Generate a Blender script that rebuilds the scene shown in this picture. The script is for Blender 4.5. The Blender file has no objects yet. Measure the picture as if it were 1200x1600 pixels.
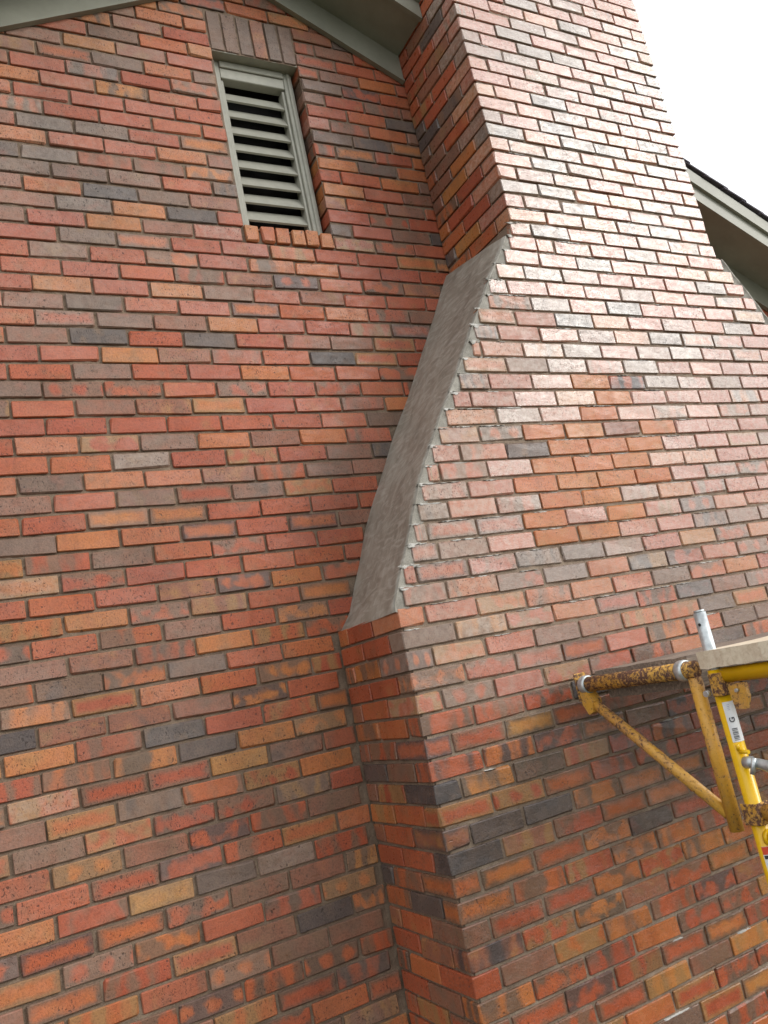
import bpy, math, random
from mathutils import Vector, Matrix
R = math.radians
random.seed(7)
sc = bpy.context.scene
C = sc.collection
ZG = 1.76                                   # height of the chimney's reference course above the ground

# ------------------------------------------------------------------ camera
cam_d = bpy.data.cameras.new('camera'); cam = bpy.data.objects.new('camera', cam_d); C.objects.link(cam)
right = Vector((.87564433, -.44073723, -.19747834)); down = Vector((-.07625276, .2775986, -.95766619)); fwd = Vector((.47689886, .85363324, .20947021))
m = Matrix.Identity(4)
for i in range(3):
    m[i][0] = right[i]; m[i][1] = -down[i]; m[i][2] = -fwd[i]
CAM = Vector((-1.2240, -2.23627, -.15972))
m[0][3], m[1][3], m[2][3] = CAM.x, CAM.y, CAM.z + ZG
cam.matrix_world = m
cam_d.sensor_fit = 'AUTO'; cam_d.sensor_width = 36; cam_d.lens = 36 * 1254.03 / 1600
cam_d.clip_start = .05; cam_d.clip_end = 2000
sc.camera = cam

# ------------------------------------------------------------------ sky, sun, exposure
SUN = Vector((.67, -.58, .46)).normalized()
w = bpy.data.worlds.new('World'); sc.world = w; w.use_nodes = True
nt = w.node_tree; nt.nodes.clear()
sky = nt.nodes.new('ShaderNodeTexSky'); sky.sky_type = 'NISHITA'; sky.sun_disc = False
sky.sun_elevation = math.asin(SUN.z); sky.sun_rotation = math.atan2(SUN.x, SUN.y)
sky.dust_density = 6; sky.air_density = 1.5; sky.ozone_density = 1
hs = nt.nodes.new('ShaderNodeHueSaturation'); hs.inputs['Saturation'].default_value = .12
cl = nt.nodes.new('ShaderNodeMixRGB'); cl.inputs[0].default_value = .75; cl.inputs[2].default_value = (10.8, 10.9, 11.1, 1)   # thin even cloud
bg = nt.nodes.new('ShaderNodeBackground'); bg.inputs[1].default_value = .15
wo = nt.nodes.new('ShaderNodeOutputWorld')
nt.links.new(sky.outputs[0], hs.inputs['Color']); nt.links.new(hs.outputs[0], cl.inputs[1]); nt.links.new(cl.outputs[0], bg.inputs[0]); nt.links.new(bg.outputs[0], wo.inputs[0])
sd = bpy.data.lights.new('sun', 'SUN'); sd.energy = 1.35; sd.angle = R(20); sd.color = (1, .97, .92)
so = bpy.data.objects.new('sun', sd); C.objects.link(so); so.rotation_euler = (-SUN).to_track_quat('-Z', 'Y').to_euler(); so.location = (4, -4, 8)
vs = sc.view_settings; vs.view_transform = 'Standard'; vs.look = 'None'; vs.exposure = 0.08; vs.gamma = 1; vs.use_curve_mapping = False
sc.cycles.max_bounces = 5; sc.cycles.diffuse_bounces = 3; sc.cycles.glossy_bounces = 2; sc.cycles.use_adaptive_sampling = True; sc.cycles.adaptive_threshold = .02; sc.cycles.adaptive_min_samples = 12

# ------------------------------------------------------------------ node helper
class NB:
    def __init__(s, name):
        s.mat = bpy.data.materials.new(name); s.mat.use_nodes = True
        s.nt = s.mat.node_tree; s.nt.nodes.clear()
        s.out = s.n('ShaderNodeOutputMaterial'); s.b = s.n('ShaderNodeBsdfPrincipled')
        s.nt.links.new(s.b.outputs[0], s.out.inputs[0])
    def n(s, t, **k):
        x = s.nt.nodes.new(t)
        for a, v in k.items(): setattr(x, a, v)
        return x
    def put(s, sock, v):
        if isinstance(v, bpy.types.NodeSocket): s.nt.links.new(v, sock)
        elif v is not None:
            if isinstance(v, (tuple, list)) and sock.type == 'RGBA' and len(v) == 3: v = (*v, 1)
            sock.default_value = v
    def set(s, **k):
        for a, v in k.items(): s.put(s.b.inputs[a.replace('_', ' ')], v)
    def m(s, op, a, b=None, c=None, clamp=False):
        x = s.n('ShaderNodeMath', operation=op); x.use_clamp = clamp
        s.put(x.inputs[0], a); s.put(x.inputs[1], b); s.put(x.inputs[2], c)
        return x.outputs[0]
    def mix(s, f, a, b, mode='MIX'):
        x = s.n('ShaderNodeMixRGB', blend_type=mode); s.put(x.inputs[0], f); s.put(x.inputs[1], a); s.put(x.inputs[2], b); return x.outputs[0]
    def smooth(s, v, lo, hi, a=0., b=1.):
        x = s.n('ShaderNodeMapRange', interpolation_type='SMOOTHSTEP'); s.put(x.inputs[0], v); s.put(x.inputs[1], lo); s.put(x.inputs[2], hi); s.put(x.inputs[3], a); s.put(x.inputs[4], b); return x.outputs[0]
    def pos(s): return s.n('ShaderNodeNewGeometry').outputs['Position']
    def obj(s): return s.n('ShaderNodeTexCoord').outputs['Object']
    def vm(s, v, k):
        x = s.n('ShaderNodeVectorMath', operation='MULTIPLY'); s.put(x.inputs[0], v); s.put(x.inputs[1], k); return x.outputs[0]
    def noise(s, vec, scale, detail=2., rough=.5, dist=0.):
        x = s.n('ShaderNodeTexNoise'); s.put(x.inputs['Vector'], vec); x.inputs['Scale'].default_value = scale; x.inputs['Detail'].default_value = detail
        x.inputs['Roughness'].default_value = rough; x.inputs['Distortion'].default_value = dist; return x.outputs[0]
    def ramp(s, f, stops, mode='LINEAR'):
        x = s.n('ShaderNodeValToRGB'); cr = x.color_ramp; cr.interpolation = mode
        while len(cr.elements) < len(stops): cr.elements.new(.5)
        for e, (p, c) in zip(cr.elements, stops): e.position = p; e.color = (*c, 1)
        s.put(x.inputs[0], f); return x.outputs[0]
    def comb(s, x_, y_, z_):
        x = s.n('ShaderNodeCombineXYZ'); s.put(x.inputs[0], x_); s.put(x.inputs[1], y_); s.put(x.inputs[2], z_); return x.outputs[0]
    def sep(s, v):
        x = s.n('ShaderNodeSeparateXYZ'); s.put(x.inputs[0], v); return x.outputs
    def both(s, name):                      # per-brick value: custom property of a brick object, or point attribute of the joined bricks
        a = s.n('ShaderNodeAttribute', attribute_type='OBJECT', attribute_name=name); b = s.n('ShaderNodeAttribute', attribute_type='GEOMETRY', attribute_name=name)
        return s.m('ADD', a.outputs['Fac'], b.outputs['Fac'])
    def bump(s, h, strength, dist):
        x = s.n('ShaderNodeBump'); x.inputs['Strength'].default_value = strength; x.inputs['Distance'].default_value = dist; s.put(x.inputs['Height'], h); s.nt.links.new(x.outputs[0], s.b.inputs['Normal'])

# ------------------------------------------------------------------ materials
def brick_material():
    s = NB('fired_clay_brick'); P = s.pos()
    t1, t2, pt, sd_, hz, wet = (s.both(n) for n in ('tone', 'flash', 'pattern', 'seed', 'residue_glare', 'wet'))
    bn = s.n('ShaderNodeAttribute', attribute_type='GEOMETRY', attribute_name='unit').outputs['Vector']
    bx = s.sep(bn); nrm = s.sep(s.n('ShaderNodeNewGeometry').outputs['Normal'])
    ny = s.m('GREATER_THAN', s.m('ABSOLUTE', nrm[1]), .5)
    u = s.m('ADD', s.m('MULTIPLY', bx[0], ny), s.m('MULTIPLY', bx[1], s.m('SUBTRACT', 1., ny))); v = bx[2]
    wob = s.sep(s.n('ShaderNodeTexNoise').outputs['Color'])
    nz = wob[0].node.inputs[0].links[0].from_node; s.put(nz.inputs['Vector'], P); nz.inputs['Scale'].default_value = 30; nz.inputs['Detail'].default_value = 3
    u = s.m('ADD', u, s.m('MULTIPLY', s.m('SUBTRACT', wob[0], .5), .45)); v = s.m('ADD', v, s.m('MULTIPLY', s.m('SUBTRACT', wob[1], .5), .9))
    soft = s.noise(P, 16, 3)
    base = s.ramp(s.m('ADD', t1, s.m('MULTIPLY', s.m('SUBTRACT', soft, .5), .22)), [(.0, (.35, .078, .037)), (.22, (.40, .098, .040)), (.38, (.44, .138, .045)), (.52, (.44, .172, .048)), (.62, (.41, .205, .066)), (.70, (.28, .105, .06)), (.80, (.20, .112, .075)), (.90, (.155, .105, .08)), (1., (.085, .068, .064))])
    fl = s.ramp(t2, [(0., (.12, .088, .062)), (.3, (.20, .112, .07)), (.5, (.065, .056, .056)), (.7, (.31, .165, .065)), (.85, (.36, .10, .05)), (1., (.40, .22, .085))])
    eu = s.m('SUBTRACT', 1., s.m('MULTIPLY', s.m('SUBTRACT', 1., s.m('ABSOLUTE', u)), 2.6))
    rim = s.smooth(s.m('MAXIMUM', eu, s.m('ABSOLUTE', v)), .25, 1.0)
    band = s.smooth(s.noise(s.comb(s.m('ADD', s.m('MULTIPLY', u, 1.5), s.m('MULTIPLY', sd_, 57.)), s.m('MULTIPLY', sd_, 31.), s.m('MULTIPLY', v, .12)), 1.3, 1.),   .40, .62)
    f = s.m('SUBTRACT', s.m('FRACT', s.m('ADD', s.m('MULTIPLY', u, 1.15), s.m('ADD', sd_, .5))), .5)
    dd = s.m('SQRT', s.m('ADD', s.m('POWER', s.m('MULTIPLY', f, 2.3), 2.), s.m('POWER', s.m('MULTIPLY', v, .8), 2.)))
    disc = s.smooth(dd, .30, .80)
    blot = s.noise(s.comb(s.m('ADD', s.m('MULTIPLY', u, 1.25), s.m('MULTIPLY', sd_, 83.)), s.m('MULTIPLY', sd_, 17.), s.m('MULTIPLY', v, .35)), 1.6, 1.)
    blob = s.smooth(s.m('SUBTRACT', s.m('MULTIPLY', s.m('POWER', s.m('ABSOLUTE', v), 2.), .55), s.m('MULTIPLY', s.m('SUBTRACT', blot, .5), 3.4)), -.25, .55)
    isd = s.m('GREATER_THAN', pt, .95)
    spot = s.m('ADD', s.m('MULTIPLY', isd, disc), s.m('MULTIPLY', s.m('SUBTRACT', 1., isd), blob))
    rng = lambda lo, hi: s.m('MULTIPLY', s.m('GREATER_THAN', pt, lo), s.m('LESS_THAN', pt, hi))
    mask = s.m('ADD', s.m('ADD', s.m('MULTIPLY', rng(.5, .66), rim), s.m('MULTIPLY', rng(.66, .86), band)), s.m('MULTIPLY', rng(.86, 2.), spot))
    mask = s.m('ADD', mask, s.m('MULTIPLY', s.m('LESS_THAN', pt, .5), s.m('MULTIPLY', s.smooth(soft, .5, .75), .45)))
    col = s.mix(s.m('MULTIPLY', mask, .9), base, fl)
    grain = s.noise(P, 190, 4, .65)
    grime = s.m('MULTIPLY', s.ramp(s.noise(s.vm(P, (1., 1., .55)), 2.1, 5, .62), [(.30, (.72, .72, .72)), (.50, (1, 1, 1)), (.8, (1.1, 1.1, 1.1))]), s.ramp(s.noise(s.vm(P, (1., 1., .16)), 11, 4, .6), [(.28, (.78, .78, .78)), (.46, (1, 1, 1)), (1., (1.04, 1.04, 1.04))]))
    gk = s.n('ShaderNodeCombineColor'); [s.put(gk.inputs[q], grime) for q in range(3)]
    col = s.mix(1., col, gk.outputs[0], 'MULTIPLY')
    col = s.mix(1., col, s.ramp(grain, [(.25, (.58, .56, .56)), (.5, (1, 1, 1)), (.75, (1.22, 1.20, 1.18))]), 'MULTIPLY')
    pitn = s.noise(s.vm(P, (1., 1., .42)), 330, 1.)
    pit = s.smooth(pitn, .625, .69); big = s.smooth(s.noise(P, 95, 0.), .74, .79)
    pits = s.m('MULTIPLY', s.m('MAXIMUM', pit, big), s.smooth(s.m('ADD', s.noise(P, 9, 2), s.m('MULTIPLY', s.m('SUBTRACT', sd_, .5), .35)), .36, .58, .12, 1.))
    col = s.mix(s.m('MULTIPLY', pits, .68), col, (.035, .022, .018))
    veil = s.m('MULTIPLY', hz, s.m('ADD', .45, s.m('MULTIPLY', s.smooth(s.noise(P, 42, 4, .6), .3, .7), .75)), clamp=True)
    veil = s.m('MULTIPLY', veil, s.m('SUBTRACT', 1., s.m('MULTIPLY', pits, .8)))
    col = s.mix(veil, col, (.52, .435, .365))  # veil: cement residue, plus sky glare painted on the upper chimney face
    rn = s.smooth(s.noise(s.vm(P, (.6, 1., 1.5)), 34, 4, .65), .25, .75, -.17, .22)
    s.set(Base_Color=col, Roughness=s.m('ADD', s.m('SUBTRACT', .58, s.m('MULTIPLY', wet, .37)), rn), Specular_IOR_Level=s.m('ADD', .28, s.m('MULTIPLY', wet, .55)))
    s.bump(s.m('SUBTRACT', s.m('MULTIPLY', grain, .9), s.m('MULTIPLY', pits, .9)), .55, .0022)
    return s.mat
def mortar_material(name, c0, c1, rough=.85):
    s = NB(name); P = s.pos()
    n1 = s.noise(P, 14, 4, .6); n2 = s.noise(P, 260, 4, .7)
    col = s.mix(1., s.ramp(n1, [(.3, c0), (.7, c1)]), s.ramp(n2, [(.25, (.6, .6, .6)), (.7, (1.2, 1.2, 1.2))]), 'MULTIPLY')
    s.set(Base_Color=col, Roughness=rough); s.bump(n2, .8, .003); return s.mat
def wash_material():
    s = NB('trowelled_cement'); P = s.pos()
    st = s.noise(s.vm(P, (1.4, 2.6, 1.0)), 5, 6, .6, 1.4); n2 = s.noise(P, 300, 3, .6); big = s.noise(P, 3.2, 4, .6, .5)
    tw = s.noise(s.vm(P, (9., 2.2, 5.)), 4, 3, .55, 2.)
    col = s.ramp(s.m('ADD', s.m('MULTIPLY', st, .55), s.m('MULTIPLY', big, .45)), [(.30, (.15, .13, .104)), (.5, (.25, .225, .185)), (.70, (.38, .355, .305))])
    col = s.mix(s.smooth(tw, .42, .75, 0., .4), col, (.50, .48, .43))
    s.set(Base_Color=col, Roughness=s.m('ADD', .36, s.m('MULTIPLY', st, .3)))
    s.bump(s.m('ADD', s.m('MULTIPLY', st, 1.), s.m('ADD', s.m('MULTIPLY', tw, .45), s.m('MULTIPLY', n2, .14))), .4, .005); return s.mat
def paint_material(name, c, var=.12, rough=.5, scale=20):
    s = NB(name); P = s.pos(); n1 = s.noise(P, scale, 5, .65); n2 = s.noise(s.vm(P, (1., 1., 1.)), 180, 3)
    k = lambda f: tuple(x * f for x in c)
    col = s.ramp(n1, [(.3, k(1 - var)), (.7, k(1 + var))])
    s.set(Base_Color=col, Roughness=rough); s.bump(n2, .25, .001); return s.mat
def worn_yellow(nm, lo):
    s = NB(nm); P = s.pos()
    a = s.noise(P, 105, 7, .75); b = s.noise(P, 13, 5, .65); c = s.noise(P, 230, 3, .6)
    k = s.smooth(s.m('ADD', s.m('MULTIPLY', a, .75), s.m('MULTIPLY', b, .35)), lo - .01, lo + .08)
    yel = s.mix(s.smooth(b, .35, .7), s.ramp(c, [(.3, (.56, .28, .03)), (.7, (.68, .38, .06))]), s.ramp(c, [(.3, (.46, .235, .075)), (.7, (.60, .34, .13))]))
    rust = s.ramp(c, [(.3, (.05, .026, .022)), (.6, (.14, .062, .040)), (.8, (.26, .19, .16))])
    s.set(Base_Color=s.mix(k, yel, rust), Roughness=s.m('ADD', .4, s.m('MULTIPLY', k, .4)))
    s.bump(s.m('SUBTRACT', c, s.m('MULTIPLY', k, 1.5)), .5, .0015); return s.mat
def wood_material(name, cols, axis=(1., 14., 14.)):
    s = NB(name); P = s.pos(); g = s.noise(s.vm(P, axis), 9, 6, .65, .6); d = s.noise(P, 6, 4)
    col = s.mix(s.smooth(d, .4, .7, 0., .5), s.ramp(g, [(.3, cols[0]), (.5, cols[1]), (.7, cols[2])]), cols[0])
    s.set(Base_Color=col, Roughness=.8); s.bump(g, .6, .004); return s.mat

M = {}
M['brick'] = brick_material()
M['mortar'] = mortar_material('weathered_mortar', (.15, .102, .07), (.26, .188, .13))
M['pale_mortar'] = mortar_material('pale_front_mortar', (.18, .128, .09), (.32, .245, .18)); M['crust_glint'] = mortar_material('crust_and_glint_white', (.38, .36, .32), (.66, .645, .61), .6)  # paler mortar for the chimney front; white for crusts and painted wet glints
M['fill'] = mortar_material('new_pointing_mortar', (.20, .185, .155), (.42, .40, .35), .7)
M['wash'] = wash_material()
M['trim'] = paint_material('grey_green_trim_paint', (.255, .255, .205), .17, .5, 4)
M['vent'] = paint_material('pale_grey_vent_paint', (.35, .345, .29), .10, .5, 25)
M['dark'] = paint_material('dark_attic_void', (.022, .020, .020), .2, .9)
M['shingle'] = mortar_material('dark_asphalt_shingle', (.075, .068, .085), (.14, .125, .15), .9)
M['yellow'] = paint_material('yellow_enamel', (.78, .47, .008), .05, .28, 12)
M['rusty'] = worn_yellow('worn_rusty_yellow_paint', .500); M['scuffed'] = worn_yellow('scuffed_yellow_paint', .570)
s = NB('galvanised_steel'); n_ = s.noise(s.pos(), 60, 4); s.set(Base_Color=s.ramp(n_, [(.3, (.36, .39, .40)), (.7, (.62, .66, .67))]), Metallic=.65, Roughness=s.m('ADD', .3, s.m('MULTIPLY', n_, .25))); M['steel'] = s.mat
M['pale_wood'] = wood_material('pale_sawn_timber', ((.55, .45, .32), (.70, .60, .46), (.80, .72, .58)), (3., 8., 8.))
M['old_wood'] = wood_material('weathered_grey_timber', ((.09, .065, .055), (.22, .17, .13), (.42, .34, .27)))
M['paper'] = paint_material('white_label_paper', (.72, .73, .74), .05, .45)
M['ink'] = paint_material('black_label_ink', (.03, .03, .04), .1, .5)
M['blue_ink'] = paint_material('blue_label_ink', (.25, .28, .42), .1, .5)
M['red_ink'] = paint_material('red_label_ink', (.62, .07, .03), .1, .45)
s = NB('grassy_soil'); P_ = s.pos(); s.set(Base_Color=s.ramp(s.noise(P_, 3, 8, .7), [(.35, (.055, .042, .03)), (.55, (.05, .07, .025)), (.7, (.09, .11, .04))]), Roughness=.95); s.bump(s.noise(P_, 40, 6, .7), 1., .03); M['soil'] = s.mat

# ------------------------------------------------------------------ mesh helpers
def link_mesh(name, me, mat, parent=None, loc=(0, 0, 0)):
    o = bpy.data.objects.new(name, me); C.objects.link(o); o.location = loc
    if mat and not me.materials: me.materials.append(M[mat])
    if parent: o.parent = parent
    return o
def top(o): return Vector((0, 0, 0)) if o is None else (o.location + top(o.parent))
def mesh(name, V, F, mat, parent=None, smooth=False, org=None):
    """V in scene coordinates measured from the reference course; origin set to the piece's own middle."""
    V = [Vector(v) + Vector((0, 0, ZG)) for v in V]
    if org is None:
        lo = Vector([min(v[i] for v in V) for i in range(3)]); hi = Vector([max(v[i] for v in V) for i in range(3)]); org = (lo + hi) / 2
    me = bpy.data.meshes.new(name); me.from_pydata([v - org for v in V], [], F); me.validate(); me.update()
    if smooth:
        for p in me.polygons: p.use_smooth = True
    return link_mesh(name, me, mat, parent, org - top(parent))
def empty(name, loc, label, cat, group=None):
    o = bpy.data.objects.new(name, None); C.objects.link(o); o.location = (loc[0], loc[1], loc[2] + ZG); o.empty_display_size = .1
    tag(o, label, cat, group, 'thing'); return o
def tag(o, label=None, cat=None, group=None, kind=None):
    for k, v in (('label', label), ('category', cat), ('group', group), ('kind', kind)):
        if v: o[k] = v
    return o
def chamfer_box(x0, x1, y0, y1, z0, z1, b=.0025, jit=0., rnd=random):
    V = []; idx = {}
    X = (x0, x1); Y = (y0, y1); Zz = (z0, z1)
    for i in (0, 1):
        for j in (0, 1):
            for k in (0, 1):
                c = (X[i], Y[j], Zz[k]); s_ = (1 - 2 * i, 1 - 2 * j, 1 - 2 * k)
                jj = [rnd.uniform(-jit, jit) for _ in range(3)]
                bb = (b * rnd.uniform(.6, 1.6) if rnd.random() > .10 else rnd.uniform(.005, .009)) if jit else b
                for a in range(3):
                    v = [c[q] + (jj[q]) + (s_[q] * bb if q != a else 0) for q in range(3)]
                    idx[(i, j, k, a)] = len(V); V.append(v)
    F = []
    for a in range(3):
        for e in (0, 1):
            q = []
            for (p, r) in ((0, 0), (1, 0), (1, 1), (0, 1)):
                ijk = [0, 0, 0]; ijk[a] = e; ijk[(a + 1) % 3] = p; ijk[(a + 2) % 3] = r; q.append(idx[(*ijk, a)])
            F.append(q if e else q[::-1])
    for a in range(3):                      # edge chamfers along axis a
        b1, b2 = (a + 1) % 3, (a + 2) % 3
        for p in (0, 1):
            for r in (0, 1):
                A = [0, 0, 0]; A[b1] = p; A[b2] = r; Bq = A[:]; A[a] = 0; Bq[a] = 1
                q = [idx[(*A, b1)], idx[(*Bq, b1)], idx[(*Bq, b2)], idx[(*A, b2)]]
                F.append(q if p == r else q[::-1])
    for i in (0, 1):
        for j in (0, 1):
            for k in (0, 1):
                q = [idx[(i, j, k, 0)], idx[(i, j, k, 1)], idx[(i, j, k, 2)]]
                F.append(q if (i + j + k) % 2 else q[::-1])
    return V, F
def box(name, x0, x1, y0, y1, z0, z1, mat, parent=None, b=.003):
    V, F = chamfer_box(x0, x1, y0, y1, z0, z1, b); return mesh(name, V, F, mat, parent)
def tube_vf(a, b, r, n=24, caps=True, r2=None):
    a = Vector(a); b = Vector(b); d = (b - a).normalized(); t = d.orthogonal().normalized(); s_ = d.cross(t)
    V = []; F = []
    for p, rr in ((a, r), (b, r2 or r)):
        for i in range(n):
            q = 2 * math.pi * i / n; V.append(p + (t * math.cos(q) + s_ * math.sin(q)) * rr)
    for i in range(n): F.append([i, (i + 1) % n, n + (i + 1) % n, n + i])
    if caps: F.append(list(range(n))[::-1]); F.append(list(range(n, 2 * n)))
    return V, F
def tube(name, a, b, r, mat, parent=None, n=24):
    V, F = tube_vf(a, b, r, n); o = mesh(name, V, F, mat, parent)
    for p in o.data.polygons: p.use_smooth = len(p.vertices) == 4
    return o
def prism_xz(name, poly, y0, y1, mat, parent=None):
    n = len(poly); V = [(x, y0, z) for x, z in poly] + [(x, y1, z) for x, z in poly]
    F = [list(range(n)), list(range(n, 2 * n))[::-1]] + [[i, n + i, n + (i + 1) % n, (i + 1) % n] for i in range(n)]
    return mesh(name, V, F, mat, parent)
def vnoise(x, y, z, s=1.):
    from mathutils import noise
    return noise.noise(Vector((x * s, y * s, z * s)))

# ------------------------------------------------------------------ ground
V = []; F = []; n = 24
xs = [-900, -300, -90, -30] + [-12 + i * 1.5 for i in range(17)] + [30, 90, 300, 900]; ys = xs
for y in ys:
    for x in xs: V.append((x, y, -ZG + (vnoise(x, y, 0, .4) * .03 if abs(x) < 20 and abs(y) < 20 and not -3 < x < 5 else 0)))
nx = len(xs)
for j in range(nx - 1):
    for i in range(nx - 1): F.append([j * nx + i, j * nx + i + 1, (j + 1) * nx + i + 1, (j + 1) * nx + i])
tag(mesh('ground', V, F, 'soil'), kind='structure')

# ------------------------------------------------------------------ masonry measures (metres; course 0 is the last full-width course of the chimney)
c = .0677; L = .203; J = .0095; D = .4866; X1, X2 = .8827, 2.0782; W = X1 + X2; MREC = .0085; BD = .092
KLO, KSTK, KTOP = -26, 23, 55
PEAK, FZ = .125, 3.013                       # gable peak: x, and height of the frieze's lower edge there
pitch = .5
OX0, OX1, OK0, OK1 = -.077, .325, 26, 39      # vent opening: x and courses of the wall
def zw(k):                                   # bed height of the wall's course k
    t = min(1, max(0, (k + 5) / 13)); return (k - .22 * t * t * (3 - 2 * t)) * c
rake = lambda x: FZ - pitch * abs(x - PEAK)

# shoulder outline on the front face: left end of each course k = 1..22, read as metres from the outer corner
XL = [.024, .058, .092, .124, .156, .188, .226, .266, .309, .353, .399, .443, .487, .531, .572, .616, .662, .704, .750, .800, .843, .868]
XLJ = [.012, -.004, .006, .004, 0, 0, 0, 0, 0, .002, .002, .003, -.003, .008, -.006, -.012, .006, -.014, -.004, .004, .004, .004]
def slope_x(z):                              # smooth outline of the cement wash
    t = z / c - 1.
    if t <= 0: return 0.
    pts = [0.] + XL + [X1]
    i = int(t)
    if i >= len(pts) - 1: return X1
    f = t - i; return pts[i] * (1 - f) + pts[i + 1] * f

# ------------------------------------------------------------------ brick recipes
def pick(rnd, wts):
    """weights for: red, orange, tan, red-brown, grey-brown, charcoal"""
    lim = ((.0, .28), (.28, .47), (.5, .61), (.69, .79), (.80, .91), (.93, 1.))
    r = rnd.random() * sum(wts)
    for w_, (lo, hi) in zip(wts, lim):
        if r < w_: return rnd.uniform(lo, hi)
        r -= w_
    return .2
def tones(rnd, where, k, x):
    cl_ = vnoise(x * 1.3, k * .16, 5.) * .9          # bricks of one firing come in loose clusters
    hz = 0.; wet = .35
    if where == 'wall':
        if k > 22: wts = [.38, .24, .012, .20, .15, .045] if x < .35 else [.50, .14, .006, .24, .10, .035]
        elif x > -.45 and k > -2: wts = [.64, .17, .005, .14, .04, .025]
        elif k > -2: wts = [.50, .20, .006, .18, .08, .022]
        else: wts = [.46, .24, .006, .20, .07, .022]
    elif where == 'return': wts = [.58, .16, .02, .14, .05, .06] if k > 20 else [.62, .18, .02, .12, .02, .05]
    else:
        wts = [.48, .24, .03, .12, .09, .03]
        if k < -9: wts = [.46, .42, .06, .06, .02, .008]
        if x < .3 and -15 < k < -5: wts = [.30, .28, .06, .12, .10, .22]
    wts[0] *= 1 + cl_; wts[3] *= 1 - cl_; wts[4] *= 1 - 1.3 * cl_; wts[5] = max(.005, wts[5] * (1 - 1.5 * cl_))
    t = pick(rnd, [max(0, w_) for w_ in wts])
    q = rnd.random()
    if where == 'return': pt = .3 if q < .70 else .75
    else:
        low = min(1, max(.35, (14 - k) / 20))
        pt = .3 if q > .85 * low else (.58 if q < .26 * low else .76 if q < .54 * low else .90 if q < .79 * low else .97)
    t2 = rnd.choice((.15, .3, .7, .85))
    if pt > .5 and t > .68: t2 = rnd.choice((.5, .85, .3, .3, .7)); pt = .76 if rnd.random() < .6 else .3
    elif pt > .5: t2 = rnd.choice((0., .05, .15, .25, .3, .3, .3, .45, .65, .7, .7))      # red or orange heart, browner skin
    if where == 'front':
        wet = .95
        hz = .05 + rnd.uniform(0, .14) + .34 * min(1, max(0, (k + 2) / 8))  # paler with height: cement haze, and sky glare painted into the brick colour
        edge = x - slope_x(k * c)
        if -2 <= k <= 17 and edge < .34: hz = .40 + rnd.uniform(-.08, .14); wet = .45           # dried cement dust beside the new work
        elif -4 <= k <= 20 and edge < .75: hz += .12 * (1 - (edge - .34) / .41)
        xa, ka = x - 1.02, (k - 7.5) * c; sp = ((xa * .58 - ka * .81) / .26) ** 2 + ((xa * .81 + ka * .58) / .42) ** 2 * .8 + ((xa * .75 + ka * .66) / .5) ** 2 * .2                                   # patch still wet from rinsing
        if sp < 1.2 and rnd.random() < .85:
            hz = 0.; wet = .55
            if t < .5 or rnd.random() < .6: t = rnd.uniform(.38, .50); pt = .3; t2 = .7
        dk = ((x - .95) / .7) ** 2 + ((k + 6.5) / 4.5) ** 2                                      # sooty, damp bricks under the scaffold planks
        if dk < 1 and rnd.random() < .40: pt = rnd.choice((.58, .76, .90)); t2 = rnd.choice((0., .02, .40, .5)); hz = 0.
        if x < .35 and -15 < k < -5 and rnd.random() < .35: pt = rnd.choice((.58, .76, .9)); t2 = rnd.choice((0., .45, .5))
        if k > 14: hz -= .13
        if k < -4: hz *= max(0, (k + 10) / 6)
    elif where == 'wall':
        hz = max(0, -.02 + rnd.uniform(-.05, .10) + (.10 if k > 18 and x < .1 else 0) + (.05 if x < -.5 else 0))
        if rnd.random() < .03: hz += .22
        wet = rnd.uniform(.2, .5)
    else: wet = .6
    return t, t2, pt, rnd.random(), hz, wet
bricks = []                                  # (thing, box, params, on-screen size)
def project(p):
    d = Vector(p) - CAM; zf = d.dot(fwd)
    return (600 + 1254 * d.dot(right) / zf, 800 + 1254 * d.dot(down) / zf, zf) if zf > .1 else (-1e4, -1e4, 1)
rb = random.Random(11)
def lay(thing, where, k, x0, x1, y0, y1, z0, z1, face):
    """face: '-y' front, '-x' left return, '+x' right return, or several for corner bricks"""
    if x1 - x0 < .03 or y1 - y0 < .03: return
    pr = rb.uniform(-.0022, .0018); dz = rb.uniform(-.0018, .0018); dx = rb.uniform(-.002, .002)
    b = [x0, x1, y0, y1, z0 + dz, z1 + dz]
    if '-y' in face: b[2] += pr
    if face == '-y': b[0] += dx; b[1] += dx
    if '-x' in face: b[0] += rb.uniform(-.0012, .0012)
    cx, cy, cz = (b[0] + b[1]) / 2, b[2] if '-y' in face else (b[2] + b[3]) / 2, (b[4] + b[5]) / 2
    u, v, zf = project((b[0] if face == '-x' else cx, cy, cz))
    nrm = Vector((0, -1, 0)) if '-y' in face else Vector((-1, 0, 0)) if face == '-x' else Vector((1, 0, 0))
    view = (CAM - Vector((cx, cy, cz))); cs = view.normalized().dot(nrm)
    area = max(0, cs) * ((b[1] - b[0]) if '-y' in face else (b[3] - b[2])) * (b[5] - b[4]) / zf ** 2
    if '-x' in face and '-y' in face: area *= 1.4
    if not (-15 < u < 1215 and -10 < v < 1610): area = 0
    if thing == 'wall' and rake(cx) < cz: area = 0
    if thing == 'wall' and 0 < cx: # hidden behind the chimney?
        t_ = (0 - CAM.y) / (cy - CAM.y); fx = CAM.x + t_ * (cx - CAM.x); fz = CAM.z + t_ * (cz - CAM.z)
        if fx > slope_x(fz) and fz < 3: area = 0
        t_ = (.47 - CAM.y) / (cy - CAM.y); fx = CAM.x + t_ * (cx - CAM.x)
    bricks.append((thing, b, tones(rb, where, k, cx), area))

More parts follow.
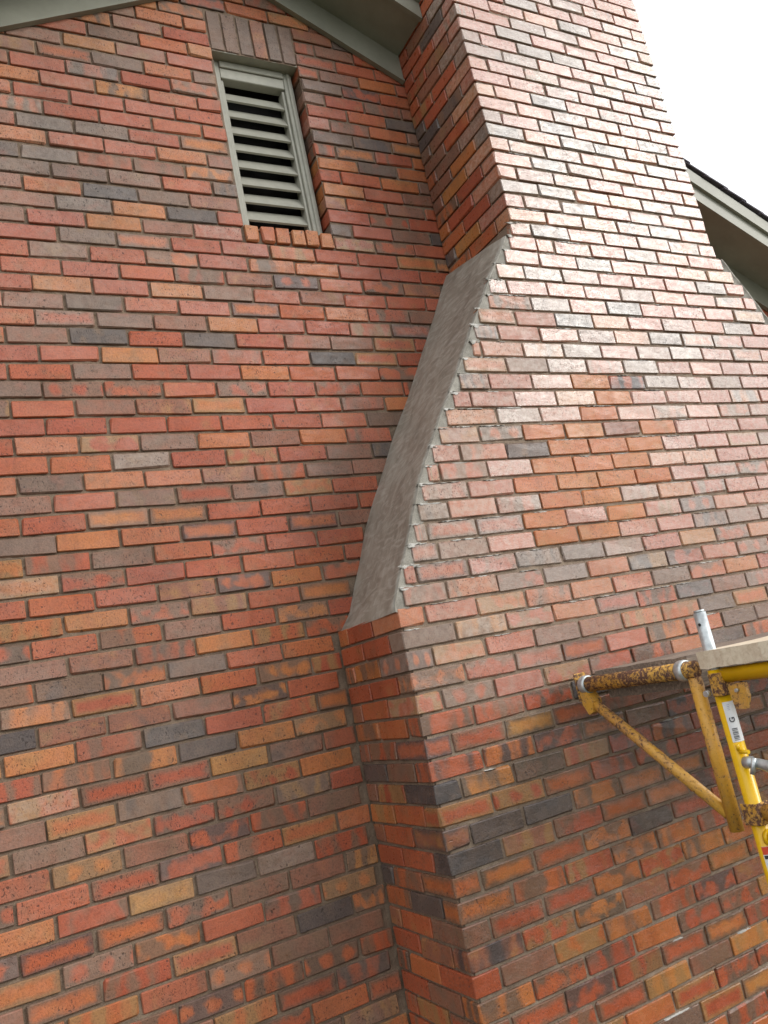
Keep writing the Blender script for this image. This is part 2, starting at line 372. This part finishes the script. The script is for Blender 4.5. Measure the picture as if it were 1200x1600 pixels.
# --- the gable wall
WX0, WX1 = -2.25, 4.25
for k in range(KLO, 47):
    z0 = zw(k) + J; z1 = zw(k + 1)
    if z0 > FZ + .16: break
    ph = .0773 + (.123 - .0773) * min(1, max(0, (k + 5) / 32)) + (0 if k % 2 else L / 2)
    j0 = math.floor((WX0 - ph) / L); xs_ = []
    x = ph + j0 * L
    while x < WX1: xs_.append(x); x += L
    spans = [(a + J / 2, a + L - J / 2) for a in xs_]
    for a, b_ in spans:
        a += rb.uniform(-.0015, .0015); b_ += rb.uniform(-.0015, .0015)
        if (a + b_) / 2 > 2.2 and z0 > rake((a + b_) / 2) + .15: continue
        if z0 > max(rake(a), rake(b_)) + .14: continue
        pieces = [(a, b_)]
        # vent opening, soldier course above it, rowlock sill below it
        if OK0 - 1 <= k < OK1 + 3:
            o0, o1 = OX0, OX1
            new = []
            for p, q in pieces:
                if q <= o0 or p >= o1: new.append((p, q))
                else:
                    if p < o0 - J: new.append((p, o0 - (0 if OK0 <= k < OK1 else J / 2)))
                    if q > o1 + J: new.append((o1 + (0 if OK0 <= k < OK1 else J / 2), q))
            pieces = new
        # chimney in front
        new = []
        zc = (z0 + z1) / 2
        sl = slope_x(zc) if zc < KSTK * c else X1
        for p, q in pieces:
            if q <= sl - .004: new.append((p, q))
            elif p < sl - .02: new.append((p, sl - .004 if zc < c else min(q, sl + .09)))
            elif p >= W - sl + .004: new.append((p, q))
            elif q > W - sl + .03: new.append((max(p, W - sl + .004), q))
        for p, q in new: lay('wall', 'wall', k, p, q, D, D + BD, z0, z1, '-y')
ow = (OX1 - OX0) / 6
for i in range(6):
    lay('wall', 'wall', 40, OX0 + i * ow + J / 2, OX0 + (i + 1) * ow - J / 2, D + .001, D + BD, zw(OK1) + .002, zw(OK1 + 3) - .002, '-y')
    lay('wall', 'wall', 25, OX0 + i * ow + J / 2, OX0 + (i + 1) * ow - J / 2, D - .008, D + .14, zw(OK0 - 1) + J, zw(OK0) + .014, '-y')
    t = bricks[-1]; bricks[-1] = (t[0], t[1], (rb.uniform(.2, .5), .7, .3, rb.random(), .05, .3), t[3])
    t = bricks[-2]; bricks[-2] = (t[0], t[1], ((.86, .82, .88, .70, .90, .84)[i], .3, .3, rb.random(), .1, .3), t[3])

# --- the chimney
Lb = (W + J) / 14.5; Ls = (X2 - X1 + J) / 6
for k in range(KLO, KTOP):
    z0 = k * c + J; z1 = (k + 1) * c; odd = k % 2
    if k <= 0: x0, x1 = 0., W
    elif k < KSTK: x0 = XL[k - 1] + XLJ[k - 1]; x1 = W - XL[k - 1] - XLJ[k - 1] * .7
    else: x0, x1 = X1, X2
    if k < 4: js = [(i if odd else i - .5) * Lb - J / 2 for i in range(1, 15)]
    else: js = [X1 + (i if odd else i - .5) * Ls - J / 2 for i in range(-6, 14)]
    js = [j for j in js if x0 + .035 < j < x1 - .035]
    if 0 < k < KSTK and js and js[0] - x0 > 1.12 * L: js.insert(0, x0 + .6 * (js[0] - x0))
    ends = [x0] + js + [x1]
    full = k <= 0 or k >= KSTK
    for i in range(len(ends) - 1):
        a = ends[i] + (J / 2 if i else 0); b_ = ends[i + 1] - (J / 2 if i < len(ends) - 2 else 0)
        if i and i < len(ends) - 2: a += rb.uniform(-.0015, .0015); b_ += rb.uniform(-.0015, .0015)
        face = '-y'; dp = BD
        if full and i == 0: face = '-y-x'; dp = (L / 2 - J) if odd else (L - J)
        elif full and i == len(ends) - 2: face = '-y+x'; dp = (L - J) if b_ - a < .15 else (L / 2 - J)
        if not full and i in (0, len(ends) - 2): dp = .035
        lay('chimney', 'front', k, a, b_, 0., dp, z0, z1, face)
        if face == '-y-x' and k <= 0:
            t = bricks[-1]; tt = list(t[2]); tt[4] *= .5; bricks[-1] = (t[0], t[1], tuple(tt), t[3])
    if full:
        for side in (0, 1):
            xa, xb = (x0, x0 + BD) if side == 0 else (x1 - BD, x1)
            y = (L / 2 if odd else L) if side == 0 else (L if abs((ends[-1] - ends[-2])) < .15 else L / 2)
            yend = D - .006 if (k <= 0 or k * c < 2.6) else D + .25
            while y < yend - .02:
                ye = min(y + L - J, yend)
                if k >= KSTK and not (.2 < y < D and 2.62 < k * c < 3.3 and False):
                    lay('chimney', 'return', k, xa, xb, y, ye, z0, z1, '-x' if side == 0 else '+x')
                elif k <= 0: lay('chimney', 'return', k, xa, xb, y, ye, z0, z1, '-x' if side == 0 else '+x')
                y += L

# ------------------------------------------------------------------ things made of bricks
wall = empty('gable_wall', (-.6, D, -ZG), 'mottled red and brown brick gable wall left of and behind the chimney', 'wall')
chim = empty('brick_chimney', (W / 2, D / 2, -ZG), 'big stepped brick chimney with curved cement shoulder standing against the gable', 'chimney')
THING = {'wall': wall, 'chimney': chim}
cache = {}
def brick_mesh(dx, dy, dz, var):
    key = (round(dx / .004), round(dy / .004), round(dz / .002), var)
    if key not in cache:
        rr = random.Random(hash(key) & 0xffff)
        V, F = chamfer_box(-dx / 2, dx / 2, -dy / 2, dy / 2, -dz / 2, dz / 2, .0022, .0014, rr)
        me = bpy.data.meshes.new('brick'); me.from_pydata(V, [], F); me.update(); me.materials.append(M['brick'])
        at = me.attributes.new('unit', 'FLOAT_VECTOR', 'POINT')
        at.data.foreach_set('vector', [q for v in V for q in (v[0] / dx * 2, v[1] / dy * 2, v[2] / dz * 2)])
        cache[key] = me
    return cache[key]
NAMES = ('tone', 'flash', 'pattern', 'seed', 'residue_glare', 'wet')
for nm, par in THING.items():
    mine = sorted([b for b in bricks if b[0] == nm], key=lambda b: -b[3])
    mv, mf, mu, mp = [], [], [], []
    base = par.location
    for i, (_, b, prm, area) in enumerate(mine):
        d3 = (b[1] - b[0], b[3] - b[2], b[5] - b[4]); ctr = Vector(((b[0] + b[1]) / 2, (b[2] + b[3]) / 2, (b[4] + b[5]) / 2 + ZG))
        if i < 300 and area > 0:
            me = brick_mesh(*d3, i % 9)
            o = bpy.data.objects.new('brick', me); C.objects.link(o); o.parent = par; o.location = ctr - base
            o.rotation_euler = (0, rb.gauss(0, .0042), 0)
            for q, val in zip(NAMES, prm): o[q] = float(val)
        else:
            V, F = chamfer_box(*b, .0022, .0011, rb); off = len(mv)
            cc = ((b[0] + b[1]) / 2, (b[2] + b[3]) / 2, (b[4] + b[5]) / 2)
            for v in V:
                mv.append((v[0] - base.x, v[1] - base.y, v[2] + ZG - base.z)); mu += [(v[q] - cc[q]) / d3[q] * 2 for q in range(3)]; mp.append(prm)
            mf += [[off + q for q in f] for f in F]
    me = bpy.data.meshes.new('far_brick'); me.from_pydata(mv, [], mf); me.update()
    me.attributes.new('unit', 'FLOAT_VECTOR', 'POINT').data.foreach_set('vector', mu)
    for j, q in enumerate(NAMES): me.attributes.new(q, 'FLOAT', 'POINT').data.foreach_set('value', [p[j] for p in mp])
    tag(link_mesh('upper_brickwork', me, 'brick', par), kind='stuff')

# mortar bed behind the wall's bricks, with the vent opening left open
ym = D + MREC
zt = lambda x: rake(x) + .15
def sheet(polys, y, name, par, mat):
    V, F = [], []
    for p in polys:
        F.append(list(range(len(V), len(V) + len(p)))); V += [(x, y, z) for x, z in p]
    return mesh(name, V, F, mat, par)
zo0, zo1 = zw(OK0), zw(OK1)
def rough_sheet(name, x0, x1, z0, z1, y, inside, par, step=.016, mat='mortar'):
    """mortar face with the uneven depth of hand-raked joints"""
    nx_, nz_ = int((x1 - x0) / step), int((z1 - z0) / step); V, F, ids = [], [], {}
    def vert(i, j):
        if (i, j) not in ids:
            x = x0 + (x1 - x0) * i / nx_; z = z0 + (z1 - z0) * j / nz_
            ids[(i, j)] = len(V); V.append((x, y + .0026 * vnoise(x, 1., z, 7) + .0034 * vnoise(x, 2., z, 38), z))
        return ids[(i, j)]
    for j in range(nz_):
        zc = z0 + (z1 - z0) * (j + .5) / nz_
        for i in range(nx_):
            if inside(x0 + (x1 - x0) * (i + .5) / nx_, zc): F.append([vert(i, j), vert(i + 1, j), vert(i + 1, j + 1), vert(i, j + 1)])
    return mesh(name, V, F, mat, par)
inw = lambda x, z: z < rake(x) + .12 and not (OX0 < x < OX1 and zo0 < z < zo1) and not (.12 < x < W - .12 and z < c) and not (slope_x(z) + .1 < x < W - slope_x(z) - .1)
rough_sheet('mortar_bed', WX0, WX1, -1.4, 3.15, ym, inw, wall)
sheet([[(WX0, -ZG), (WX1, -ZG), (WX1, -1.4), (WX0, -1.4)]], ym, 'mortar_foot', wall, 'mortar')
rough_sheet('mortar_face', 0., W, -1.5, KTOP * c, MREC - .001, lambda x, z: slope_x(z) + .012 < x < W - slope_x(z) - .012, chim, .016, 'pale_mortar')
# jamb mortar and sill bed inside the opening
V = [(OX0 - .009, ym, zo0), (OX0 - .009, D + .13, zo0), (OX0 - .009, D + .13, zo1), (OX0 - .009, ym, zo1), (OX1 + .009, ym, zo0), (OX1 + .009, D + .13, zo0), (OX1 + .009, D + .13, zo1), (OX1 + .009, ym, zo1)]
mesh('mortar_jamb', V, [[0, 1, 2, 3], [7, 6, 5, 4], [0, 4, 5, 1], [3, 2, 6, 7]], 'mortar', wall)

# chimney core (mortar seen in the joints)
e = MREC; poly = [(e, -ZG), (e, c * .5)]
poly += [(slope_x(z * c * .5) + .085 * (1 if z < 42 else (46 - z) / 4), z * c * .5) for z in range(3, 46)]
poly += [(X1 + e, 23.3 * c), (X1 + e, KTOP * c + .01)]
poly = poly + [(W - x, z) for x, z in poly[::-1]]
prism_xz('mortar_core', poly, MREC + .004, D - .002, 'mortar', chim)
prism_xz('stack_core', [(X1 + e, 2.6), (X1 + e, KTOP * c + .01), (X2 - e, KTOP * c + .01), (X2 - e, 2.6)], D, D + .26, 'mortar', chim)
prism_xz('crown', [(X1 - .03, KTOP * c + .012), (X1 - .03, KTOP * c + .06), (X1 + .2, KTOP * c + .12), (X2 - .2, KTOP * c + .12), (X2 + .03, KTOP * c + .06), (X2 + .03, KTOP * c + .012)], -.03, D + .28, 'fill', chim)

# ------------------------------------------------------------------ cement wash on both shoulders
INN = [(.056, .008), (.09, .034), (.127, .064), (.267, .124), (.438, .196), (.641, .311), (.858, .437), (1.029, .539), (1.21, .647), (1.4, .76), (1.62, .880)]
def inner_x(z):
    if z <= INN[0][0]: return INN[0][1]
    for (za, xa), (zb_, xb) in zip(INN, INN[1:]):
        if z <= zb_: return xa + (xb - xa) * (z - za) / (zb_ - za)
    return INN[-1][1]
def wash(side):
    fx = (lambda x: x) if side == 0 else (lambda x: W - x)
    N, K = 110, 14; V, F = [], []
    z_lo, z_hi = c - .006, 23.6 * c
    rr = random.Random(5 + side)
    for i in range(N + 1):
        t = i / N
        for j in range(K + 1):
            s_ = j / K
            zo = z_lo + (z_hi - .11 - z_lo) * t; zi = z_lo + (z_hi - z_lo) * t
            xo = slope_x(zo) - (.010 if side == 0 else .003) - .004 * vnoise(zo, 3, side, 26); xi = inner_x(zi)
            x = xo * (1 - s_) + xi * s_; z = zo * (1 - s_) + zi * s_; y = -.003 + (D + .002) * s_
            nn = .008 * vnoise(x * 2, y * 3, z * 2, 1.8 + side) + .0012 * vnoise(x, y, z, 14)
            if j == 0: nn *= .3; y += .002 * vnoise(x, 0, z, 60)
            V.append((fx(x - nn * .9), y, z + nn * .4))
    nk = K + 1
    for i in range(N):
        for j in range(K): F.append([i * nk + j, (i + 1) * nk + j, (i + 1) * nk + j + 1, i * nk + j + 1])
    s0 = len(V)                              # front lip, running in behind the brick ends
    for i in range(N + 1):
        a = V[i * nk]; xx = a[0] if side == 0 else W - a[0]
        for dxx, yy in ((.004, -.0005), (.012, .0035), (.034, .0055), (.075, .0125)):
            V.append((fx(xx + dxx), yy + .003 * vnoise(xx, dxx * 60, a[2], 70), a[2] - dxx * .25))
    for i in range(N):
        r0 = [i * nk] + [s0 + i * 4 + q for q in range(4)]; r1 = [(i + 1) * nk] + [s0 + (i + 1) * 4 + q for q in range(4)]
        for q in range(4): F.append([r0[q], r0[q + 1], r1[q + 1], r1[q]])
    if side: F = [f[::-1] for f in F]
    o = mesh('cement_wash', V, F, 'wash', chim, smooth=True); o.data.materials.append(M['fill'])
    for p in o.data.polygons:
        if p.index >= N * K and (p.index - N * K) % 4 > 0: p.material_index = 1
    o['label'] = 'smooth grey trowelled cement slope on the left shoulder' if side == 0 else 'thin pale cement edge of the right shoulder'
wash(0); wash(1)

# pale strips on brick edges of the chimney front: cement crusts, and painted wet glints
V, F = [], []; rs = random.Random(3)
def sliver(x0, x1, z, y=-.0018, h=.004):
    n = max(2, int((x1 - x0) / .008)); o = len(V)
    for i in range(n + 1):
        t = i / n; x = x0 + (x1 - x0) * t; f = math.sin(math.pi * min(1, max(0, t))) ** .4
        hh = h * f * rs.choice((.15, .5, .8, 1.2, 1.6))
        V.extend([(x, y * f, z - hh * .7), (x, y - .0015 * f, z + hh * .1), (x, .010, z + hh * .8)])
    for i in range(n):
        for q in (0, 1): F.append([o + i * 3 + q, o + (i + 1) * 3 + q, o + (i + 1) * 3 + q + 1, o + i * 3 + q + 1])
for nm, b, prm, ar in bricks:
    if nm != 'chimney' or b[2] > .01: continue
    k = round((b[4] - J) / c); near = b[0] - slope_x(b[4]) < .3 and 0 < k < 23
    p = .8 if near else .4 if -2 < k < 24 else .06
    if rs.random() < p:
        a = b[0] + rs.uniform(0, .5) * (b[1] - b[0]); e_ = a + rs.uniform(.3, 1) * (b[1] - a)
        sliver(max(b[0], a), min(b[1], e_), b[5], -.001, .0028 if not near else .0036)
    if 0 < k < 23 and b[0] - slope_x(b[5]) < .05:
        [sliver(b[0] - .016 + rs.uniform(-.004, .004), b[0] + rs.uniform(.008, .04), b[5] + .001 - q * .006, -.002, rs.uniform(.004, .010)) for q in range(2) if rs.random() < .75]
tag(mesh('crust_and_glints', V, F, 'crust_glint', chim, smooth=True), kind='stuff')

# ------------------------------------------------------------------ louvred gable vent
vz0, vz1 = zo0 + .010, zo1 - .004; vx0, vx1 = OX0 + .004, OX1 - .012; vy = D + .060
vent = empty('gable_vent', ((vx0 + vx1) / 2, vy, vz0), 'tall pale grey louvred vent set in the brick gable under the eaves', 'vent')
fw = .042
def mitre(name, x0, x1, y, w_, th, mat, step):
    box('frame', x0, x0 + w_, y, y + th, vz0 + step, vz1 - step, mat, vent); box('frame', x1 - w_, x1, y, y + th, vz0 + step, vz1 - step, mat, vent)
mitre('frame', vx0, vx1, vy, fw, .05, 'vent', 0)
box('head', vx0 + fw + .001, vx1 - fw - .001, vy + .001, vy + .05, vz1 - .085, vz1, 'vent', vent)
box('head_moulding', vx0 + fw + .002, vx1 - fw - .002, vy - .008, vy + .0005, vz1 - .034, vz1 - .001, 'vent', vent)
box('inner_frame', vx0 + fw + .001, vx0 + fw + .014, vy + .012, vy + .06, vz0, vz1 - .087, 'vent', vent, .002)
box('inner_frame', vx1 - fw - .014, vx1 - fw - .001, vy + .012, vy + .06, vz0, vz1 - .087, 'vent', vent, .002)
box('bead', vx0 + .012, vx0 + .024, vy - .007, vy - .0005, vz0, vz1, 'vent', vent, .002); box('bead', vx1 - .026, vx1 - .012, vy - .007, vy - .0005, vz0, vz1, 'vent', vent, .002)
box('head_lining', OX0 - .008, OX1 + .008, D + .008, D + .13, zo1 - .0035, zo1 + .001, 'vent', vent, .001)
sx0, sx1 = vx0 + fw + .0145, vx1 - fw - .0145; n = 9; zb, zt_ = vz0 + .004, vz1 - .10
for i in range(n):
    z = zb + (zt_ - zb) * (i) / n; th = R(60); ll = .079; tk = .009
    a = (vy + .014, z); b_ = (a[0] + ll * math.cos(th), z + ll * math.sin(th)); nx_, nz_ = math.sin(th) * tk, -math.cos(th) * tk
    pr = [a, (a[0] + nx_, a[1] + nz_), (b_[0] + nx_, b_[1] + nz_), b_]
    V = [(sx0, y, zz) for y, zz in pr] + [(sx1, y, zz) for y, zz in pr]
    mesh('slat', V, [[0, 1, 2, 3], [7, 6, 5, 4], [0, 4, 5, 1], [1, 5, 6, 2], [2, 6, 7, 3], [3, 7, 4, 0]], 'vent', vent)
box('backing', vx0, vx1, vy + .13, vy + .15, vz0 - .03, vz1, 'dark', vent)
box('backing', vx0 - .02, vx0 + .005, vy + .06, vy + .13, vz0 - .03, vz1, 'dark', vent, .001); box('backing', vx1 - .005, vx1 + .02, vy + .06, vy + .13, vz0 - .03, vz1, 'dark', vent, .001)

# ------------------------------------------------------------------ roof overhang
roof = empty('gable_eaves', (PEAK, .22, FZ - .6), 'grey-green painted roof edge with soffit and dark shingles over the brick gable', 'roof')
YF = .225
def rake_piece(name, x0, x1, y0, y1, h0, h1, mat):
    """board following the roof slope between x0 and x1, from h0 to h1 above the frieze's lower edge"""
    V = []
    for y in (y0, y1):
        for x, h in ((x0, h0), (x1, h0), (x1, h1), (x0, h1)): V.append((x, y, rake(x) + h))
    return mesh(name, V, [[0, 1, 2, 3], [7, 6, 5, 4], [0, 4, 5, 1], [1, 5, 6, 2], [2, 6, 7, 3], [3, 7, 4, 0]], mat, roof)
for x0, x1 in ((-2.6, PEAK - .0005), (PEAK + .0005, X1 - .002), (X2 + .002, 4.6)):
    rake_piece('frieze_board', x0, x1, D - .020, D - .0015, .012, .15, 'trim')
    rake_piece('frieze_drip', x0, x1, D - .026, D - .0015, 0., .0115, 'trim')
    rake_piece('soffit', x0, x1, YF + .022, D + .1, .1505, .17, 'trim')
    f_ = rake_piece('fascia_board', x0, x1, YF, YF + .0215, .138, .29, 'trim')
    rake_piece('fascia_trim', x0, x1, YF - .018, YF - .0005, .225, .305, 'trim')
    rake_piece('roof_deck', x0, x1, YF, 3.2, .2905 if False else .306, .32, 'trim')
    # shingle courses at the rake edge, each lapping over the one below
    sx = PEAK; sgn = -1 if x1 <= PEAK else 1
    i = 0
    while True:
        a = PEAK + sgn * i * .125; b_ = PEAK + sgn * (i + 1) * .125 + sgn * .03; i += 1
        if abs(a - PEAK) > 4.6: break
        lo, hi = min(a, b_), max(a, b_)
        lo2, hi2 = max(lo, x0), min(hi, x1)
        if hi2 - lo2 < .03: continue
        V = []; st = .010
        for y in (YF - .03 - random.uniform(0, .006), 3.2):
            for x in (lo2, hi2):
                tt = abs(x - PEAK); f = (tt - abs(a - PEAK)) / .155
                for h in (0, .009): V.append((x, y, FZ - pitch * tt + .3215 + f * st + h))
        mesh('shingle', V, [[0, 2, 3, 1], [4, 5, 7, 6], [0, 1, 5, 4], [2, 6, 7, 3], [1, 3, 7, 5], [0, 4, 6, 2]], 'shingle', roof)

# ------------------------------------------------------------------ scaffold at the right edge (its frame stands square to the chimney face)
LX, LY = .600, -.628; RL = .0215
sf = empty('scaffold_frame', (LX, LY, -ZG), 'bright yellow tubular scaffold frame with white stickers at the right edge', 'scaffold')
tube('leg', (LX, LY, -ZG), (LX, LY, -.292), RL, 'yellow', sf, 32); tube('leg', (LX, LY - 1.5, -ZG), (LX, LY - 1.5, -.292), RL, 'yellow', sf, 32)
tube('bearer', (LX, LY - RL, -.3105), (LX, LY - 1.5 + RL, -.3105), RL * .98, 'yellow', sf, 32)
tube('rung', (LX, LY - RL * .8, -.735), (LX, LY - .42, -.735), RL * .85, 'yellow', sf); tube('rung', (LX, LY - RL * .8, -1.2), (LX, LY - .42, -1.2), RL * .85, 'yellow', sf)
tube('inner_upright', (LX, LY - .42, -.335), (LX, LY - .42, -ZG + .25), RL * .85, 'yellow', sf)
tube('weld_collar', (LX, LY - RL * .75, -.735), (LX, LY - RL * 1.35, -.735), RL * 1.02, 'yellow', sf)
tube('coupling_pin', (LX, LY, -.40), (LX, LY, -.133), .0172, 'steel', sf); tube('pin_top', (LX, LY, -.133), (LX, LY, -.126), .0145, 'steel', sf)
vdir = math.atan2(CAM.y - LY, CAM.x - LX)    # side of the tube turned to the street
pv = Vector((math.cos(vdir - .5), math.sin(vdir - .5), 0))
tube('pin_hole', Vector((LX, LY, -.166)) + pv * .015, Vector((LX, LY, -.166)) + pv * .0176, .0042, 'dark', sf, 12)
tube('stud', (LX - .016, LY - .018, -.512), (LX - .016, LY - .046, -.513), .0055, 'yellow', sf, 12)
tube('stud', (LX - .017, LY - .016, -.507), (LX - .019, LY - .018, -.492), .0050, 'yellow', sf, 12)
def patch(name, z0, z1, a0, a1, mat, parent, r):
    V, F = [], []; n = 12
    for z in (z0, z1):
        for i in range(n + 1):
            q = a0 + (a1 - a0) * i / n; V.append((LX + r * math.cos(q), LY + r * math.sin(q), z))
    for i in range(n): F.append([i, i + 1, n + 2 + i, n + 1 + i])
    return mesh(name, V, F, mat, parent, smooth=True)
st = patch('sticker', -.487, -.380, vdir - .35, vdir + 1.55, 'paper', sf, RL + .0006); st['label'] = 'white sticker with a letter G and bar code'
st2 = patch('sticker', -1.04, -.755, vdir - .55, vdir + 1.5, 'paper', sf, RL + .0006); st2['label'] = 'white safety sticker with a red heading'
patch('red_heading', -.775, -.7555, vdir - .54, vdir + 1.49, 'red_ink', st2, RL + .001); patch('black_heading', -.786, -.777, vdir - .45, vdir + 1.4, 'ink', st2, RL + .001)
for i in range(9): patch('bar', -.482 + i * .0036, -.4806 + i * .0036 + (i % 3) * .0006, vdir - .05, vdir + .62, 'ink', st, RL + .001)
for i in range(4): patch('print_line', -.402 + i * .0045, -.4010 + i * .0045, vdir + .1, vdir + .38, 'blue_ink', st, RL + .001)
for i in range(9): patch('print_line', -.855 - i * .016, -.852 - i * .016, vdir - .25, vdir + .2 + (i * 37 % 11) * .06, 'blue_ink', st2, RL + .001)
for q0, q1 in ((-.2, -.08), (.08, .14), (.26, .40)): patch('pictogram', -.826, -.798, vdir + q0, vdir + q1, 'blue_ink', st2, RL + .001)
tx = bpy.data.curves.new('letter', 'FONT'); tx.body = 'G'; tx.size = .020; tx.align_x = 'CENTER'; tx.align_y = 'CENTER'; tx.extrude = .0001; tx.offset = .0004
to = bpy.data.objects.new('letter_source', tx); C.objects.link(to); bpy.context.view_layer.update()
lm = bpy.data.meshes.new_from_object(to.evaluated_get(bpy.context.evaluated_depsgraph_get())); bpy.data.objects.remove(to)
qa = vdir + .30; nv = Vector((math.cos(qa), math.sin(qa), 0)); tz = Vector((0, 0, 1)); tr = tz.cross(nv)
lm.materials.clear(); to = link_mesh('letter', lm, 'ink', st)
mm = Matrix.Identity(3)                       # the letter reads up the tube
for i in range(3): mm[i][0] = tz[i]; mm[i][1] = -tr[i]; mm[i][2] = nv[i]
to.rotation_euler = mm.to_euler(); to.location = Vector((LX, LY, -.428 + ZG)) + nv * (RL + .0014) - top(st)
def lever():                                  # cross-brace lock
    pts = [(.004, 0, .0155), (.026, 0, .0165), (.031, -.001, .0125), (.048, -.004, .0145), (.075, -.012, .0165), (.11, -.016, .014), (.135, -.016, .007)]
    V, F = [], []; n = 16
    for q, (dy, dz, r) in enumerate(pts):
        for i in range(n):
            a = 2 * math.pi * i / n; V.append((LX - .012 + r * math.cos(a) * (1 if q < 3 else .6), LY - .018 - dy, -.541 + dz + r * math.sin(a)))
    for q in range(len(pts) - 1):
        for i in range(n): F.append([q * n + i, (q + 1) * n + i, (q + 1) * n + (i + 1) % n, q * n + (i + 1) % n])
    F += [list(range(n)), list(range((len(pts) - 1) * n, len(pts) * n))[::-1]]
    o = mesh('brace_lock', V, F, 'steel', sf, smooth=True); o['label'] = 'galvanised locking lever'
    tube('lock_pin', (LX - .030, LY - .050, -.568), (LX - .020, LY - .060, -.528), .0065, 'steel', o, 16)
lever()

# rusty side bracket hooked on the leg, reaching towards the chimney
UY = -.549
br = empty('side_bracket', (LX, UY, -.72), 'rusty worn yellow scaffold side bracket with diagonal brace beside the bright yellow leg', 'bracket')
A = Vector((LX, -.068, -.284)); Bp = Vector((LX, -.560, -.284)); d = Vector((0, -1, 0))
tube('arm', A, Bp, .0245, 'rusty', br, 32); tube('upright', (LX, UY, -.3065), (LX, UY, -.725), .0195, 'scuffed', br, 32)
tube('brace', (LX, -.092, -.335), (LX, UY + .012, -.682), .0165, 'scuffed', br, 20)
V, F = chamfer_box(LX - .024, LX + .024, -.067, -.060, -.335, -.243, .002); mesh('end_plate', V, F, 'rusty', br)
V = []                                        # folded gusset under the end of the arm
for x in (LX - .020, LX + .020):
    for y, z in ((-.0675, -.300), (-.098, -.302), (-.122, -.338), (-.112, -.372), (-.090, -.380), (-.070, -.345)): V.append((x, y, z))
mesh('gusset', V, [[0, 1, 2, 3, 4, 5], [11, 10, 9, 8, 7, 6]] + [[i, 6 + i, 6 + (i + 1) % 6, (i + 1) % 6] for i in range(6)], 'scuffed', br)
def ring(p, w_, r, mat, par, name):
    V, F = [], []; n = 28; a = Vector(p); t = d.orthogonal().normalized(); s_ = d.cross(t)
    prof = ((-w_ / 2, r - .004), (-w_ / 2, r - .001), (-w_ / 4, r + .0012), (w_ / 4, r + .0012), (w_ / 2, r - .001), (w_ / 2, r - .004))
    for off, rr in prof:
        for i in range(n):
            q = 2 * math.pi * i / n; V.append(a + d * off + (t * math.cos(q) + s_ * math.sin(q)) * rr)
    for k in range(len(prof) - 1):
        for i in range(n): F.append([k * n + i, k * n + (i + 1) % n, (k + 1) * n + (i + 1) % n, (k + 1) * n + i])
    o = mesh(name, V, F, mat, par, smooth=True); o['label'] = 'grey metal strap around the arm'
ring(A + d * .022, .030, .0295, 'steel', br, 'strap'); ring(A + d * .448, .028, .0295, 'steel', br, 'strap')
for z0, z1 in ((-.362, -.300), (-.700, -.645)):   # clamp plates folded round the leg
    box('clamp_plate', LX - RL - .010, LX - RL - .004, LY - RL - .012, LY + RL - .002 if z0 < -.5 else LY + .006, z0, z1, 'rusty', br, .002)
    box('clamp_plate', LX - RL - .0035, LX + RL, LY - RL - .0115, LY - RL - .006, z0, z1, 'rusty', br, .002)
V = []
for x in (LX - .016, LX - .004):
    for y, z in ((-.664, -.334), (-.722, -.334), (-.722, -.372), (-.708, -.402), (-.672, -.402)): V.append((x, y, z))
mesh('hook_plate', V, [[0, 1, 2, 3, 4], [9, 8, 7, 6, 5]] + [[i, 5 + i, 5 + (i + 1) % 5, (i + 1) % 5] for i in range(5)], 'scuffed', br)
tube('bolt', (LX - .0165, -.695, -.352), (LX - .024, -.695, -.352), .0050, 'steel', br, 12)
tube('bolt', (LX - .021, -.601, -.352), (LX - .034, -.601, -.352), .0085, 'steel', br, 16)
tube('lower_stub', (LX, LY - RL - .012, -.672), (LX, LY - .17, -.668), .021, 'scuffed', br)

# ------------------------------------------------------------------ scaffold planks, running away to the right
def plank(x0, x1, y0, y1, z0, z1, mat, label, sag=0.):
    V, F = [], []; n, k = 14, 8; rr = random.Random(len(label))
    prof = [(q / k, 0) for q in range(k + 1)] + [(1 - q / k, 1) for q in range(k + 1)]
    wob = [rr.uniform(-.0015, .0015) for _ in prof]; end = [rr.uniform(-.004, .004) for _ in range(k + 1)]; end = end + end[::-1]
    for i in range(n + 1):
        x = x0 + (x1 - x0) * (i / n) ** 1.6
        for q, (p, h) in enumerate(prof):
            V.append((x + (end[q] if i == 0 else 0), y0 + (y1 - y0) * p, z0 + (z1 - z0) * h + wob[q] + rr.uniform(-.0008, .0008) + sag * i / n))
    m_ = len(prof)
    for i in range(n):
        for q in range(m_): F.append([i * m_ + q, (i + 1) * m_ + q, (i + 1) * m_ + (q + 1) % m_, i * m_ + (q + 1) % m_])
    for i, fl in ((0, False), (n, True)):
        for q in range(k):
            f = [i * m_ + q, i * m_ + q + 1, i * m_ + m_ - 2 - q, i * m_ + m_ - 1 - q]; F.append(f[::-1] if fl else f)
    return tag(mesh('timber_plank', V, F, mat), label, 'plank', 'scaffold planks')
plank(.640, 2.9, -.505, -.095, -.290, -.2465, 'old_wood', 'dark weathered plank end lying just behind the rusty bracket arm')
plank(.650, 2.9, -.500, -.125, -.340, -.2925, 'old_wood', 'grey weathered plank underneath the dark one behind the bracket arm')
plank(.574, 2.9, -.840, -.597, -.2855, -.2385, 'pale_wood', 'pale new timber plank resting on the yellow scaffold bearer')
